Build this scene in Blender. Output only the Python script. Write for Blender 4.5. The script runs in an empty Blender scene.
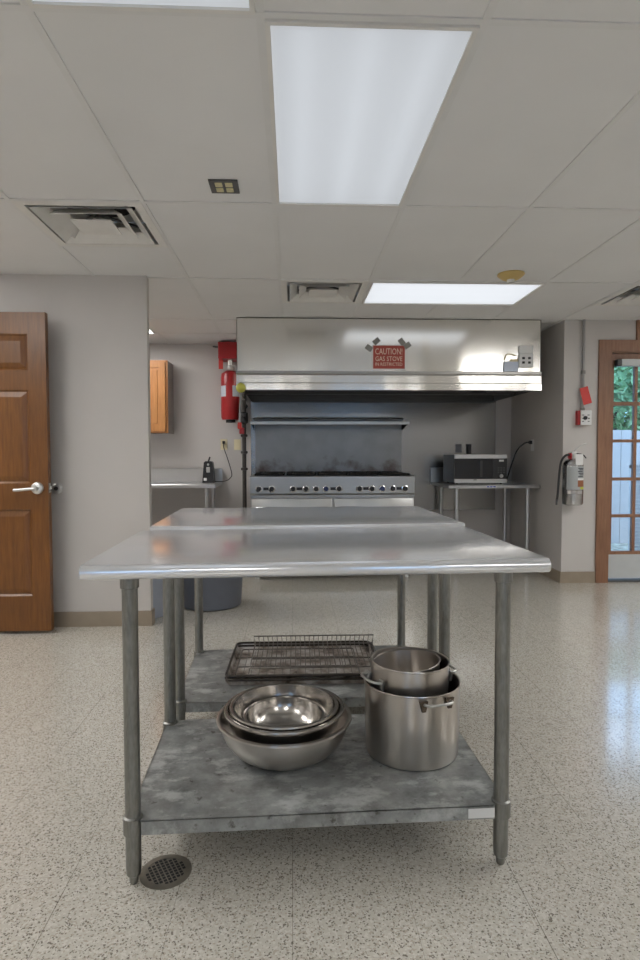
import bpy, bmesh, math, random
from mathutils import Vector, Matrix
random.seed(7)
S = bpy.context.scene
COL = S.collection
PI = math.pi
G = 0.6096
H = 2.319

# ------------------------------------------------------------------ materials
def newmat(name):
    m = bpy.data.materials.new(name); m.use_nodes = True
    nt = m.node_tree; b = nt.nodes['Principled BSDF']
    return m, nt, b
def N(nt, t, **kw):
    n = nt.nodes.new(t)
    for k, v in kw.items():
        if k.startswith('i_'): n.inputs[k[2:].replace('_', ' ')].default_value = v
        else: setattr(n, k, v)
    return n
def c4(c): return (c[0], c[1], c[2], 1)
def objco(nt, scale=(1, 1, 1)):
    t = N(nt, 'ShaderNodeTexCoord'); mp = N(nt, 'ShaderNodeMapping')
    mp.inputs['Scale'].default_value = scale
    nt.links.new(t.outputs['Object'], mp.inputs['Vector'])
    return mp.outputs['Vector']
def noise(nt, vec, scale, detail=3, rough=.5):
    n = N(nt, 'ShaderNodeTexNoise'); n.inputs['Scale'].default_value = scale
    n.inputs['Detail'].default_value = detail; n.inputs['Roughness'].default_value = rough
    nt.links.new(vec, n.inputs['Vector']); return n.outputs['Fac']
def ramp(nt, fac, stops):
    r = N(nt, 'ShaderNodeValToRGB'); e = r.color_ramp.elements
    while len(e) < len(stops): e.new(.5)
    for i, (p, c) in enumerate(stops): e[i].position = p; e[i].color = c4(c) if len(c) == 3 else c
    nt.links.new(fac, r.inputs['Fac']); return r.outputs['Color']
def mixc(nt, fac, a, b):
    m = N(nt, 'ShaderNodeMix', data_type='RGBA')
    if isinstance(fac, (int, float)): m.inputs[0].default_value = fac
    else: nt.links.new(fac, m.inputs[0])
    for s, v in ((6, a), (7, b)):
        if isinstance(v, tuple): m.inputs[s].default_value = c4(v)
        else: nt.links.new(v, m.inputs[s])
    return m.outputs[2]
def math_(nt, op, a, b=None):
    m = N(nt, 'ShaderNodeMath', operation=op)
    for s, v in ((0, a), (1, b)):
        if v is None: continue
        if isinstance(v, (int, float)): m.inputs[s].default_value = v
        else: nt.links.new(v, m.inputs[s])
    return m.outputs[0]
def bump(nt, b, h, strength=.2, dist=.01):
    n = N(nt, 'ShaderNodeBump'); n.inputs['Strength'].default_value = strength; n.inputs['Distance'].default_value = dist
    nt.links.new(h, n.inputs['Height']); nt.links.new(n.outputs['Normal'], b.inputs['Normal'])

def plain(name, col, rough=.5, metal=0., var=.06, nscale=12, bmp=0, spec=.5):
    m, nt, b = newmat(name); v = objco(nt)
    f = noise(nt, v, nscale)
    lo = tuple(x * (1 - var) for x in col); hi = tuple(min(1, x * (1 + var)) for x in col)
    nt.links.new(ramp(nt, f, [(.3, lo), (.7, hi)]), b.inputs['Base Color'])
    b.inputs['Roughness'].default_value = rough; b.inputs['Metallic'].default_value = metal
    b.inputs['Specular IOR Level'].default_value = spec
    if bmp: bump(nt, b, noise(nt, v, nscale * 12), bmp, .002)
    return m
def steel(name, col=(.56, .56, .57), rough=.25, stretch=(1, 40, 40), var=.1, warp=0., warpscale=(2, .3, .6), blot=0, metal=1.):
    m, nt, b = newmat(name)
    v = objco(nt, stretch); f = noise(nt, v, 6, 2)
    lo = tuple(x * (1 - var) for x in col); hi = tuple(x * (1 + var) for x in col)
    c = ramp(nt, f, [(.3, lo), (.7, hi)])
    if blot:
        f2 = noise(nt, objco(nt), 5, 5, .6)
        c = mixc(nt, ramp(nt, f2, [(.45, (0, 0, 0)), (.7, (blot, blot, blot))]), c, tuple(x * .45 for x in col))
    nt.links.new(c, b.inputs['Base Color'])
    b.inputs['Metallic'].default_value = 1
    b.inputs['Roughness'].default_value = rough
    b.inputs['Metallic'].default_value = metal
    if warp: bump(nt, b, noise(nt, objco(nt, warpscale), 2.0, 1), warp, .05)
    return m
def brushed(m, aniso, rot):
    nt = m.node_tree; b = nt.nodes['Principled BSDF']
    t = N(nt, 'ShaderNodeTangent', direction_type='RADIAL', axis='Z'); nt.links.new(t.outputs[0], b.inputs['Tangent'])
    b.inputs['Anisotropic'].default_value = aniso; b.inputs['Anisotropic Rotation'].default_value = rot
    return m
def wood(name, a, bcol, rough=.35, stretch=(14, 14, 1.2)):
    m, nt, b = newmat(name); v = objco(nt, stretch)
    f = noise(nt, v, 4, 6, .65)
    c = ramp(nt, f, [(.3, a), (.68, bcol)])
    f2 = noise(nt, objco(nt), 3, 2)
    c = mixc(nt, ramp(nt, f2, [(.4, (0, 0, 0)), (.75, (.35, .35, .35))]), c, tuple(x * .55 for x in a))
    nt.links.new(c, b.inputs['Base Color']); b.inputs['Roughness'].default_value = rough
    return m
def emit(name, col, s):
    m, nt, b = newmat(name); nt.nodes.remove(b)
    e = N(nt, 'ShaderNodeEmission'); e.inputs[0].default_value = c4(col); e.inputs[1].default_value = s
    nt.links.new(e.outputs[0], nt.nodes['Material Output'].inputs[0]); return m

M = {}
M['wall'] = plain('painted_wall', (.555, .527, .503), .6, var=.02, nscale=3, bmp=.06)
M['wall_back'] = plain('painted_back_wall', (.56, .53, .51), .6, var=.02, nscale=3, bmp=.06)
M['ceiling'] = plain('ceiling_tile', (.73, .73, .725), .85, var=.02, nscale=2.5, bmp=.1)
M['tbar'] = plain('ceiling_grid_paint', (.70, .70, .69), .6, var=.02)
M['vent'] = plain('vent_white', (.72, .71, .68), .5, var=.03)
M['dark'] = plain('dark_void', (.015, .015, .017), .7)
M['base'] = plain('vinyl_baseboard', (.30, .245, .185), .45, var=.05)
M['black'] = plain('black_plastic', (.018, .018, .02), .4)
M['rubber'] = plain('black_rubber', (.02, .02, .022), .6)
M['white'] = plain('white_plastic', (.75, .75, .74), .4, var=.02)
M['paper'] = plain('white_paper', (.78, .78, .77), .8, var=.02)
M['cardpaper'] = plain('pale_blue_card', (.62, .68, .80), .8, var=.02)
M['ivory'] = plain('ivory_plastic', (.74, .66, .44), .4, var=.02)
M['tapegrey'] = plain('grey_duct_tape', (.26, .255, .23), .5, var=.05)
M['signred'] = plain('red_sign_paper', (.40, .075, .055), .6, var=.06, nscale=25)
M['signtext'] = plain('cream_lettering', (.80, .62, .50), .6)
M['red'] = plain('red_enamel', (.37, .017, .02), .3, var=.05)
M['redcloth'] = plain('red_tag', (.62, .05, .04), .5, var=.05)
M['silverlab'] = plain('silver_label', (.50, .54, .60), .35, var=.03)
M['yellow'] = plain('yellow_green_rubber', (.62, .62, .12), .5)
M['greyrod'] = plain('grey_rod', (.32, .33, .34), .4)
M['bin'] = plain('grey_blue_plastic', (.115, .125, .15), .45, var=.05)
M['tub'] = plain('pale_grey_plastic', (.33, .36, .42), .5, var=.04)
M['cream'] = plain('aged_cream_plastic', (.60, .44, .17), .5, var=.05)
M['amber'] = plain('yellowed_cell', (.62, .57, .33), .4, var=.1, nscale=60)
M['darkgrey'] = plain('dark_grey_metal', (.10, .10, .10), .5)
M['pipe'] = plain('dark_iron_pipe', (.05, .042, .038), .5, var=.2, nscale=20)
M['door'] = wood('brown_stained_wood', (.118, .042, .008), (.21, .082, .016), .33)
M['casing'] = wood('brown_casing_wood', (.22, .105, .058), (.32, .165, .095), .45)
M['oak'] = wood('honey_oak', (.36, .145, .045), (.50, .235, .08), .4)
M['oakside'] = plain('grey_cabinet_side', (.30, .27, .25), .5)
M['doorgrey'] = plain('grey_kick_plate', (.50, .52, .52), .4, var=.03)
M['satin'] = plain('satin_nickel', (.62, .62, .60), .35, .8, var=.04)
M['chrome'] = plain('polished_chrome', (.75, .75, .76), .12, 1., var=.03)
M['fence'] = plain('white_fence_paint', (.48, .42, .385), .6, var=.06, nscale=4)
M['ground'] = plain('leaf_littered_ground', (.42, .36, .27), .9, var=.5, nscale=14)
M['leaf'] = plain('green_leaves', (.20, .33, .15), .55, var=.6, nscale=2.2)
M['leaf2'] = plain('yellow_green_leaves', (.36, .44, .20), .55, var=.6, nscale=2.2)
M['bark'] = plain('tree_bark', (.10, .075, .055), .9, var=.3)
M['brown_lab'] = plain('brown_label', (.30, .11, .05), .5)
M['yellow_lab'] = plain('yellow_green_label', (.50, .55, .05), .5)
M['ink'] = plain('black_ink', (.02, .02, .025), .6)
M['blueink'] = plain('blue_ink', (.06, .10, .42), .5)
M['knob'] = plain('black_knob', (.016, .016, .018), .35)
M['knobblue'] = plain('blue_black_knob', (.02, .035, .13), .35)
M['top'] = steel('brushed_table_top', (.86, .875, .91), .17, (.8, 2.5, 2), .04, 0, blot=.04, metal=.68)
M['leg'] = steel('galvanised_leg', (.28, .28, .265), .42, (30, 30, 6), .14, 0, blot=.3)
M['hood'] = brushed(steel('hood_steel', (.86, .84, .80), .16, (.5, .5, .5), .01, .35, (1.1, .1, .1)), .6, .25)
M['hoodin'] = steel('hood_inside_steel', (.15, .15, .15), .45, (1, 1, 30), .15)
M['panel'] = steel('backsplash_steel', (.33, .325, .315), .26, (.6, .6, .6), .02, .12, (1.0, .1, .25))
M['range'] = steel('range_steel', (.45, .45, .44), .30, (.8, .8, .8), .03)
M['rangedark'] = plain('burner_iron', (.02, .019, .018), .7, .3)
M['pot'] = brushed(steel('pot_steel', (.56, .525, .49), .28, (1, 1, 1), .03), .6, .25)
M['potin'] = brushed(steel('bowl_steel', (.56, .535, .505), .2, (1, 1, 1), .03), .4, .25)
M['sootbracket'] = plain('sooty_bracket', (.12, .09, .065), .5, .4, var=.6, nscale=60)
M['frontsteel'] = steel('side_table_steel', (.60, .61, .62), .3, (.8, .8, .8), .03)
M['ext'] = steel('extinguisher_steel', (.48, .48, .48), .2, (1, 1, 30), .05)

def shelf_mat():
    m, nt, b = newmat('galvanised_shelf'); v = objco(nt)
    f = noise(nt, v, 12, 7, .68); f2 = noise(nt, v, 22, 5, .65); f3 = noise(nt, objco(nt, (1, 1.5, 1)), 8, 6, .68)
    c = ramp(nt, f, [(.30, (.16, .165, .16)), (.5, (.29, .30, .295)), (.70, (.42, .435, .425))])
    c = mixc(nt, ramp(nt, f3, [(.50, (0, 0, 0)), (.63, (.75, .75, .75))]), c, (.60, .62, .61))
    c = mixc(nt, ramp(nt, f2, [(.62, (0, 0, 0)), (.70, (.75, .75, .75))]), c, (.065, .055, .045))
    nt.links.new(c, b.inputs['Base Color']); b.inputs['Metallic'].default_value = .45
    nt.links.new(ramp(nt, f, [(.3, (.35,) * 3), (.7, (.6,) * 3)]), b.inputs['Roughness']); return m
M['shelf'] = shelf_mat()
def pan_mat():
    m, nt, b = newmat('scorched_pan'); v = objco(nt)
    f = noise(nt, v, 9, 6, .65)
    nt.links.new(ramp(nt, f, [(.36, (.08, .055, .04)), (.47, (.34, .29, .25)), (.60, (.62, .60, .58))]), b.inputs['Base Color'])
    b.inputs['Metallic'].default_value = .15; b.inputs['Roughness'].default_value = .45; return m
M['pan'] = pan_mat()
M['panrim'] = plain('burnt_pan_rim', (.05, .042, .036), .45, .6, var=.4, nscale=25)
M['wire'] = plain('dark_wire', (.17, .155, .14), .35, .7, var=.3, nscale=30)
def riser_mat():
    m, nt, b = newmat('sooty_range_steel'); v = objco(nt)
    f = noise(nt, objco(nt, (2, 2, 2)), 3, 3)
    c = ramp(nt, f, [(.3, (.22, .22, .22)), (.7, (.26, .26, .26))])
    s = N(nt, 'ShaderNodeSeparateXYZ'); nt.links.new(v, s.inputs[0])
    blob = math_(nt, 'SUBTRACT', noise(nt, v, 4, 5, .6), math_(nt, 'MULTIPLY', math_(nt, 'SUBTRACT', s.outputs['Z'], .95), 1.1))
    c = mixc(nt, ramp(nt, blob, [(.40, (0, 0, 0)), (.56, (.85, .85, .85))]), c, (.10, .065, .05))
    nt.links.new(c, b.inputs['Base Color']); b.inputs['Metallic'].default_value = .85; b.inputs['Roughness'].default_value = .33
    return m
M['riser'] = riser_mat()
def floor_mat():
    m, nt, b = newmat('speckled_vinyl_tile'); v = objco(nt)
    vo = N(nt, 'ShaderNodeTexVoronoi'); vo.inputs['Scale'].default_value = 190; nt.links.new(v, vo.inputs['Vector'])
    s = N(nt, 'ShaderNodeSeparateColor'); nt.links.new(vo.outputs['Color'], s.inputs[0])
    vo2 = N(nt, 'ShaderNodeTexVoronoi'); vo2.inputs['Scale'].default_value = 270; nt.links.new(v, vo2.inputs['Vector'])
    s2 = N(nt, 'ShaderNodeSeparateColor'); nt.links.new(vo2.outputs['Color'], s2.inputs[0])
    big = noise(nt, v, 1.6, 3)
    c = ramp(nt, big, [(.3, (.55, .525, .47)), (.7, (.60, .575, .52))])
    r1 = ramp(nt, s.outputs[0], [(0, (.40, .345, .275)), (.15, (.40, .345, .275)), (.16, (.545, .515, .445)), (.75, (.58, .55, .48)), (.80, (.70, .67, .61)), (1, (.72, .69, .63))])
    c = mixc(nt, .6, c, r1)
    dk = ramp(nt, s2.outputs[1], [(0, (1, 1, 1)), (.10, (1, 1, 1)), (.115, (0, 0, 0))])
    c = mixc(nt, math_(nt, 'MULTIPLY', dk, .75), c, (.11, .09, .07))
    sx = N(nt, 'ShaderNodeSeparateXYZ'); nt.links.new(v, sx.inputs[0])
    def seam(o, off):
        a = math_(nt, 'FRACT', math_(nt, 'ADD', math_(nt, 'DIVIDE', o, .300), off))
        a = math_(nt, 'ABSOLUTE', math_(nt, 'SUBTRACT', a, .5))
        return math_(nt, 'LESS_THAN', a, .0032)
    sm = math_(nt, 'MAXIMUM', seam(sx.outputs['X'], .515), math_(nt, 'MULTIPLY', seam(sx.outputs['Y'], .1), .35))
    wear = ramp(nt, noise(nt, v, 2.4, 2), [(.35, (.25,) * 3), (.65, (.8,) * 3)])
    c = mixc(nt, math_(nt, 'MULTIPLY', sm, wear), c, (.12, .10, .08))
    nt.links.new(c, b.inputs['Base Color'])
    b.inputs['Roughness'].default_value = .24
    b.inputs['Specular IOR Level'].default_value = .55
    b.inputs['Coat Weight'].default_value = .75; b.inputs['Coat Roughness'].default_value = .10
    return m
M['floor'] = floor_mat()
def glass_mat(name, tint=(1, 1, 1)):
    m, nt, b = newmat(name); nt.nodes.remove(b)
    t = N(nt, 'ShaderNodeBsdfTransparent'); t.inputs[0].default_value = c4(tint)
    g = N(nt, 'ShaderNodeBsdfGlossy'); g.inputs['Roughness'].default_value = .02
    fr = N(nt, 'ShaderNodeFresnel'); fr.inputs[0].default_value = 1.45
    mx = N(nt, 'ShaderNodeMixShader'); nt.links.new(fr.outputs[0], mx.inputs[0]); nt.links.new(t.outputs[0], mx.inputs[1]); nt.links.new(g.outputs[0], mx.inputs[2])
    nt.links.new(mx.outputs[0], nt.nodes['Material Output'].inputs[0]); return m
M['glass'] = glass_mat('window_glass', (.93, .95, .97))
def dark_glass():
    m, nt, b = newmat('dark_oven_glass'); b.inputs['Base Color'].default_value = (.02, .022, .027, 1); b.inputs['Roughness'].default_value = .12
    b.inputs['Specular IOR Level'].default_value = .8; return m
M['dglass'] = dark_glass()
LENS = .22; TUBE = .52; REAR = 12.0
def lens_mat(name, e, trans):
    m, nt, b = newmat(name); nt.nodes.remove(b)
    em = N(nt, 'ShaderNodeEmission'); em.inputs[0].default_value = (.96, .98, 1, 1); em.inputs[1].default_value = e
    t = N(nt, 'ShaderNodeBsdfTranslucent'); t.inputs[0].default_value = (.85, .87, .9, 1)
    a = N(nt, 'ShaderNodeAddShader')
    nt.links.new(em.outputs[0], a.inputs[0]); nt.links.new(t.outputs[0], a.inputs[1])
    nt.links.new(a.outputs[0], nt.nodes['Material Output'].inputs[0]); return m
M['lens'] = lens_mat('lit_diffuser', LENS, True)
M['lens2'] = lens_mat('brighter_lit_diffuser', .36, True)  # same diffuser with emission raised for the crosswise panel
M['tube'] = emit('lit_tube', (.95, .98, 1), TUBE)
M['lensrear'] = emit('bright_diffuser', (1.0, .985, .96), REAR)
M['housing'] = plain('white_reflector', (.35, .35, .35), .6, var=.02)

# ------------------------------------------------------------------ mesh builder
class MB:
    def __init__(self): self.bm = bmesh.new(); self.T = Matrix.Identity(4)
    def _v(self, p): return self.bm.verts.new(self.T @ Vector(p))
    def box(self, lo, hi, mat=None):
        x0, y0, z0 = lo; x1, y1, z1 = hi
        P = [(x0, y0, z0), (x1, y0, z0), (x1, y1, z0), (x0, y1, z0), (x0, y0, z1), (x1, y0, z1), (x1, y1, z1), (x0, y1, z1)]
        if mat is not None: P = [mat @ Vector(p) for p in P]
        v = [self._v(p) for p in P]
        for f in ((3, 2, 1, 0), (4, 5, 6, 7), (0, 1, 5, 4), (1, 2, 6, 5), (2, 3, 7, 6), (3, 0, 4, 7)): self.bm.faces.new([v[i] for i in f])
        return self
    def quad(self, *pts): self.bm.faces.new([self._v(p) for p in pts]); return self
    def rbox(self, lo, hi, r=.005, seg=2):
        b2 = bmesh.new(); t = MB(); t.bm.free(); t.bm = b2; t.box(lo, hi)
        bmesh.ops.bevel(b2, geom=list(b2.edges), offset=r, segments=seg, affect='EDGES', profile=.5)
        self.merge(b2); return self
    def merge(self, b2):
        mp = {v: self._v(v.co) for v in b2.verts}
        for f in b2.faces:
            try: self.bm.faces.new([mp[v] for v in f.verts])
            except ValueError: pass
        b2.free()
    def tube(self, pts, r, seg=10, caps=True, closed=False):
        pts = [Vector(p) for p in pts]; n = len(pts); rr = r if isinstance(r, (list, tuple)) else [r] * n
        rings = []; prev = None
        for i, p in enumerate(pts):
            if closed: d = pts[(i + 1) % n] - pts[i - 1]
            elif i == 0: d = pts[1] - p
            elif i == n - 1: d = p - pts[-2]
            else: d = (pts[i + 1] - p).normalized() + (p - pts[i - 1]).normalized()
            d.normalize()
            if prev is None:
                a = Vector((0, 0, 1)) if abs(d.z) < .9 else Vector((1, 0, 0))
                u = d.cross(a).normalized()
            else: u = (prev - d * prev.dot(d)).normalized()
            prev = u; w = d.cross(u)
            rings.append([self._v(p + (u * math.cos(2 * PI * k / seg) + w * math.sin(2 * PI * k / seg)) * rr[i]) for k in range(seg)])
        m = n if closed else n - 1
        for i in range(m):
            A, B_ = rings[i], rings[(i + 1) % n]
            for k in range(seg): self.bm.faces.new((A[k], A[(k + 1) % seg], B_[(k + 1) % seg], B_[k]))
        if caps and not closed:
            self.bm.faces.new(rings[0][::-1]); self.bm.faces.new(rings[-1])
        return self
    def lathe(self, prof, c=(0, 0, 0), seg=40, a0=0, a1=2 * PI, mat=None):
        full = abs(a1 - a0 - 2 * PI) < 1e-6; ns = seg if full else seg + 1
        rings = []
        for r, z in prof:
            if r < 1e-6:
                p = Vector((0, 0, z))
                if mat: p = mat @ p
                rings.append([self._v(Vector(c) + p)])
            else:
                row = []
                for k in range(ns):
                    a = a0 + (a1 - a0) * k / seg; p = Vector((r * math.cos(a), r * math.sin(a), z))
                    if mat: p = mat @ p
                    row.append(self._v(Vector(c) + p))
                rings.append(row)
        for A, B_ in zip(rings, rings[1:]):
            for k in range(seg):
                k2 = (k + 1) % ns if full else k + 1
                if len(A) == 1 and len(B_) == 1: continue
                if len(A) == 1: self.bm.faces.new((A[0], B_[k2], B_[k]))
                elif len(B_) == 1: self.bm.faces.new((A[k], A[k2], B_[0]))
                else: self.bm.faces.new((A[k], A[k2], B_[k2], B_[k]))
        return self
    def prism(self, poly, axis, a, b):
        # poly in the two other axes, extruded along axis from a to b
        def P(u, v, t): return {'x': (t, u, v), 'y': (u, t, v), 'z': (u, v, t)}[axis]
        A = [self._v(P(u, v, a)) for u, v in poly]; B_ = [self._v(P(u, v, b)) for u, v in poly]; n = len(poly)
        self.bm.faces.new(A[::-1]); self.bm.faces.new(B_)
        for i in range(n): self.bm.faces.new((A[i], A[(i + 1) % n], B_[(i + 1) % n], B_[i]))
        return self
    def build(self, name, mat, parent=None, smooth=None, loc=None):
        bmesh.ops.recalc_face_normals(self.bm, faces=self.bm.faces)
        me = bpy.data.meshes.new(name); self.bm.to_mesh(me); self.bm.free()
        me.materials.append(M[mat] if isinstance(mat, str) else mat)
        if smooth is not None:
            me.polygons.foreach_set('use_smooth', [True] * len(me.polygons))
            me.set_sharp_from_angle(angle=math.radians(smooth))
        o = bpy.data.objects.new(name, me); COL.objects.link(o)
        if parent: o.parent = parent
        if loc: o.location = loc
        return o
def tag(o, label, cat, group=None):
    o['label'] = label; o['category'] = cat
    if group: o['group'] = group
    return o
def thing(name, label, cat, loc=(0, 0, 0), rz=0, group=None):
    o = bpy.data.objects.new(name, None); o.empty_display_size = .1; COL.objects.link(o)
    o.location = loc; o.rotation_euler = (0, 0, rz); return tag(o, label, cat, group)
def struct(o): o['kind'] = 'structure'; return o
def lab(o, l): o['label'] = l; return o
def copy_tree(o, parent=None):
    c = o.copy(); COL.objects.link(c)
    if parent: c.parent = parent
    for ch in o.children: copy_tree(ch, c)
    return c
def text(name, s, size, mat, parent, M4, extrude=.0006, align='CENTER', width=None):
    cu = bpy.data.curves.new(name, 'FONT'); cu.body = s; cu.size = size; cu.extrude = extrude
    cu.align_x = align; cu.align_y = 'CENTER'; cu.resolution_u = 2
    t = bpy.data.objects.new(name, cu); COL.objects.link(t)
    dg = bpy.context.evaluated_depsgraph_get(); dg.update()
    me = bpy.data.meshes.new_from_object(t.evaluated_get(dg)); bpy.data.objects.remove(t); bpy.data.curves.remove(cu)
    if width:
        xs = [v.co.x for v in me.vertices]; k = width / (max(xs) - min(xs))
        for v in me.vertices: v.co.x *= k
    me.transform(M4); me.materials.clear(); me.materials.append(M[mat]); me.name = name
    o = bpy.data.objects.new(name, me); COL.objects.link(o); o.parent = parent; return o
FRONT = Matrix.Rotation(PI / 2, 4, 'X')      # lettering that faces -Y
def smooth_path(pts, n=6):
    P = [Vector(p) for p in pts]; P = [P[0]] + P + [P[-1]]; out = []
    for i in range(1, len(P) - 2):
        for k in range(n):
            t = k / n; a, b, c, d = P[i - 1:i + 3]
            out.append(.5 * ((2 * b) + (c - a) * t + (2 * a - 5 * b + 4 * c - d) * t * t + (3 * b - a - 3 * c + d) * t ** 3))
    out.append(P[-2]); return out

# ------------------------------------------------------------------ room shell
XL, XR, YF, YB = -3.2, 5.2, -3.6, 6.5
WLY, WLX = 4.06, -.957           # left partition
WRX, WRY = 2.382, 5.232          # right return wall
X0, Y0 = -.0825, 1.667           # ceiling grid origin
struct(MB().quad((XL, YF, 0), (XR, YF, 0), (XR, YB, 0), (XL, YB, 0)).build('floor', 'floor'))
LIGHTS = [(0, 0, 1, 2), (-1, -2, 1, 2), (1, 4, 2, 1)]
FILL_LIGHTS = [(6, 2, 1, 2), (4, 0, 1, 2), (6, -2, 1, 2), (-4, 0, 1, 2), (-5, 2, 1, 2), (-4, -4, 1, 2), (-1, -7, 1, 2), (3, -7, 1, 2), (-4, 5, 1, 2)]  # unseen panels added as fill, they give most of the room light
RECESSL = (-3, 6)
VENTS = [(-2, 2), (0, 4), (4, 4)]
SKIP = set()
for (i, j, a, b) in LIGHTS + FILL_LIGHTS:
    for p in range(a):
        for q in range(b): SKIP.add((i + p, j + q))
for v in VENTS: SKIP.add(v)
SKIP.add(RECESSL)
mb = MB()
for i in range(-6, 9):
    for j in range(-9, 9):
        if (i, j) in SKIP: continue
        x0, y0 = X0 + i * G, Y0 + j * G
        x0, x1 = max(x0, XL), min(x0 + G, XR); y0, y1 = max(y0, YF), min(y0 + G, YB)
        if x1 <= x0 or y1 <= y0: continue
        mb.quad((x0, y0, H), (x0, y1, H), (x1, y1, H), (x1, y0, H))
struct(mb.build('ceiling', 'ceiling'))
mb = MB(); bw = .0115; bz = .004
def bar(x0, y0, x1, y1, dz=0.): mb.box((max(x0, XL), max(y0, YF), H - bz - dz), (min(x1, XR), min(y1, YB), H + .002 + dz))
for i in range(-5, 9): 
    x = X0 + i * G
    segs = [(YF, YB)]
    if i == 2: segs = [(YF, Y0 + 4 * G), (Y0 + 5 * G, YB)]
    for a, b in segs: bar(x - bw, a, x + bw, b)
for j in range(-8, 8, 2):
    y = Y0 + j * G; bar(XL, y - bw, XR, y + bw, .0007)
for (i, j, n) in ((1, 5, 2), (4, 5, 1), (0, 5, 1), (-2, 3, 1), (-4, 7, 4)):
    y = Y0 + j * G; bar(X0 + i * G + bw + .0003, y - bw, X0 + (i + n) * G - bw - .0003, y + bw, .0004)
struct(mb.build('trim_1', 'tbar'))

def wall(name, lo, hi, mat='wall'): return struct(MB().box(lo, hi).build(name, mat))
HW = H + .10
wall('wall_left', (XL - .1, YF, 0), (XL, YB, HW))
wall('wall_right', (XR, YF, 0), (XR + .1, WRY, HW))
wall('wall_back', (XL, YB, 0), (WRX, YB + .1, HW), 'wall_back')
wall('wall_left_partition', (XL, WLY, 0), (WLX, WLY + .06, HW))
wall('wall_right_return', (WRX, WRY, 0), (WRX + .12, YB + .1, HW))
# wall with the glazed door
DX0, DX1, DZ = 2.800, 3.74, 2.045
mb = MB(); mb.box((WRX + .12, WRY, 0), (DX0, WRY + .14, HW)); mb.box((DX1, WRY, 0), (XR + .1, WRY + .14, HW)); mb.box((DX0, WRY, DZ), (DX1, WRY + .14, HW))
struct(mb.build('wall_right_front', 'wall'))
# wall behind the camera with two window openings
mb = MB(); wins = [(-2.0, -1.0), (1.0, 2.0)]; z0, z1 = 1.0, 1.9
xs = [XL] + [x for w in wins for x in w] + [XR]
for k in range(0, len(xs), 2): mb.box((xs[k], YF - .12, 0), (xs[k + 1], YF, HW))
for a, b in wins: mb.box((a, YF - .12, 0), (b, YF, z0)); mb.box((a, YF - .12, z1), (b, YF, HW))
struct(mb.build('wall_rear', 'wall'))
for n, (a, b) in enumerate(wins):
    mb = MB()
    for lo, hi in (((a, z0), (a + .05, z1)), ((b - .05, z0), (b, z1)), ((a, z0), (b, z0 + .05)), ((a, z1 - .05), (b, z1)), (((a + b) / 2 - .02, z0), ((a + b) / 2 + .02, z1))):
        mb.box((lo[0], YF - .09, lo[1]), (hi[0], YF - .03, hi[1]))
    w = struct(mb.build('window_%d' % (n + 1), 'white'))
    MB().box((a + .05, YF - .065, z0 + .05), (b - .05, YF - .06, z1 - .05)).build('pane', 'glass', w)
# baseboards
bh, bt = .10, .012
struct(MB().box((XL, WLY - bt, 0), (WLX, WLY, bh)).box((WLX + .0002, WLY - bt, 0), (WLX + bt, WLY + .06 + bt, bh)).build('baseboard_left', 'base'))
struct(MB().box((WRX - bt, WRY + .0002, 0), (WRX, YB, bh)).box((WRX - bt, WRY - bt, 0), (2.69, WRY, bh)).build('baseboard_right', 'base'))
struct(MB().box((XL, YB - bt, 0), (WRX - bt, YB, bh)).build('baseboard_back', 'base'))
# corner bead strip on the partition end
struct(MB().box((WLX - .012, WLY - .003, bh), (WLX + .003, WLY + .062, H)).build('trim_2', 'wall'))

# ------------------------------------------------------------------ ceiling fixtures
def fixture(i, j, a, b, label, group, rear=False, lens='lens'):
    x, y = X0 + i * G, Y0 + j * G; w, d = a * G, b * G
    t = thing('ceiling_light', label, 'ceiling light', (x + w / 2, y + d / 2, H), 0, group)
    e = .012; hw, hd = w / 2 - e, d / 2 - e
    f = MB(); fw = .014
    for lo, hi in (((-hw, -hd), (-hw + fw, hd)), ((hw - fw, -hd), (hw, hd)), ((-hw + fw, -hd), (hw - fw, -hd + fw)), ((-hw + fw, hd - fw), (hw - fw, hd))):
        f.box((lo[0], lo[1], -.012), (hi[0], hi[1], .004))
    f.build('frame', 'vent', t)
    MB().box((-hw + fw, -hd + fw, -.004), (hw - fw, hd - fw, -.002)).build('diffuser', 'lensrear' if rear else lens, t)
    hs = MB(); top = .13
    hs.quad((-hw, -hd, top), (-hw, hd, top), (hw, hd, top), (hw, -hd, top))
    for p, q in (((-hw - .02, -hd - .02), (hw + .02, -hd)), ((-hw - .02, hd), (hw + .02, hd + .02)), ((-hw - .02, -hd), (-hw, hd)), ((hw, -hd), (hw + .02, hd))):
        hs.box((p[0], p[1], 0.001), (q[0], q[1], top))
    hs.build('housing', 'housing', t)
    if not rear:
        for k in range(3):
            o = (k - 1) * .19
            m_ = MB()
            if b >= a: m_.tube([(o, -hd + .03, .05), (o, hd - .03, .05)], .019, 12)
            else: m_.tube([(-hw + .03, o, .05), (hw - .03, o, .05)], .019, 12)
            m_.build('tube', 'tube', t, 60)
    return t
fixture(*LIGHTS[0], 'long lit fluorescent ceiling panel in the middle, running away above the steel tables', 'lit panels in the ceiling')
fixture(*LIGHTS[1], 'lit fluorescent ceiling panel cut by the top edge, nearest the viewer', 'lit panels in the ceiling')
fixture(*LIGHTS[2], 'lit fluorescent ceiling panel set crosswise in front of the steel hood', 'lit panels in the ceiling', False, 'lens2')
for r in FILL_LIGHTS: fixture(*r, 'added ceiling fill light panel, unseen, outside the view', 'added fill light panels out of view', True)
fixture(RECESSL[0], RECESSL[1], 1, 1, 'small lit square ceiling panel in the recess above the oak cabinet', 'lit panels in the ceiling', True)

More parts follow.
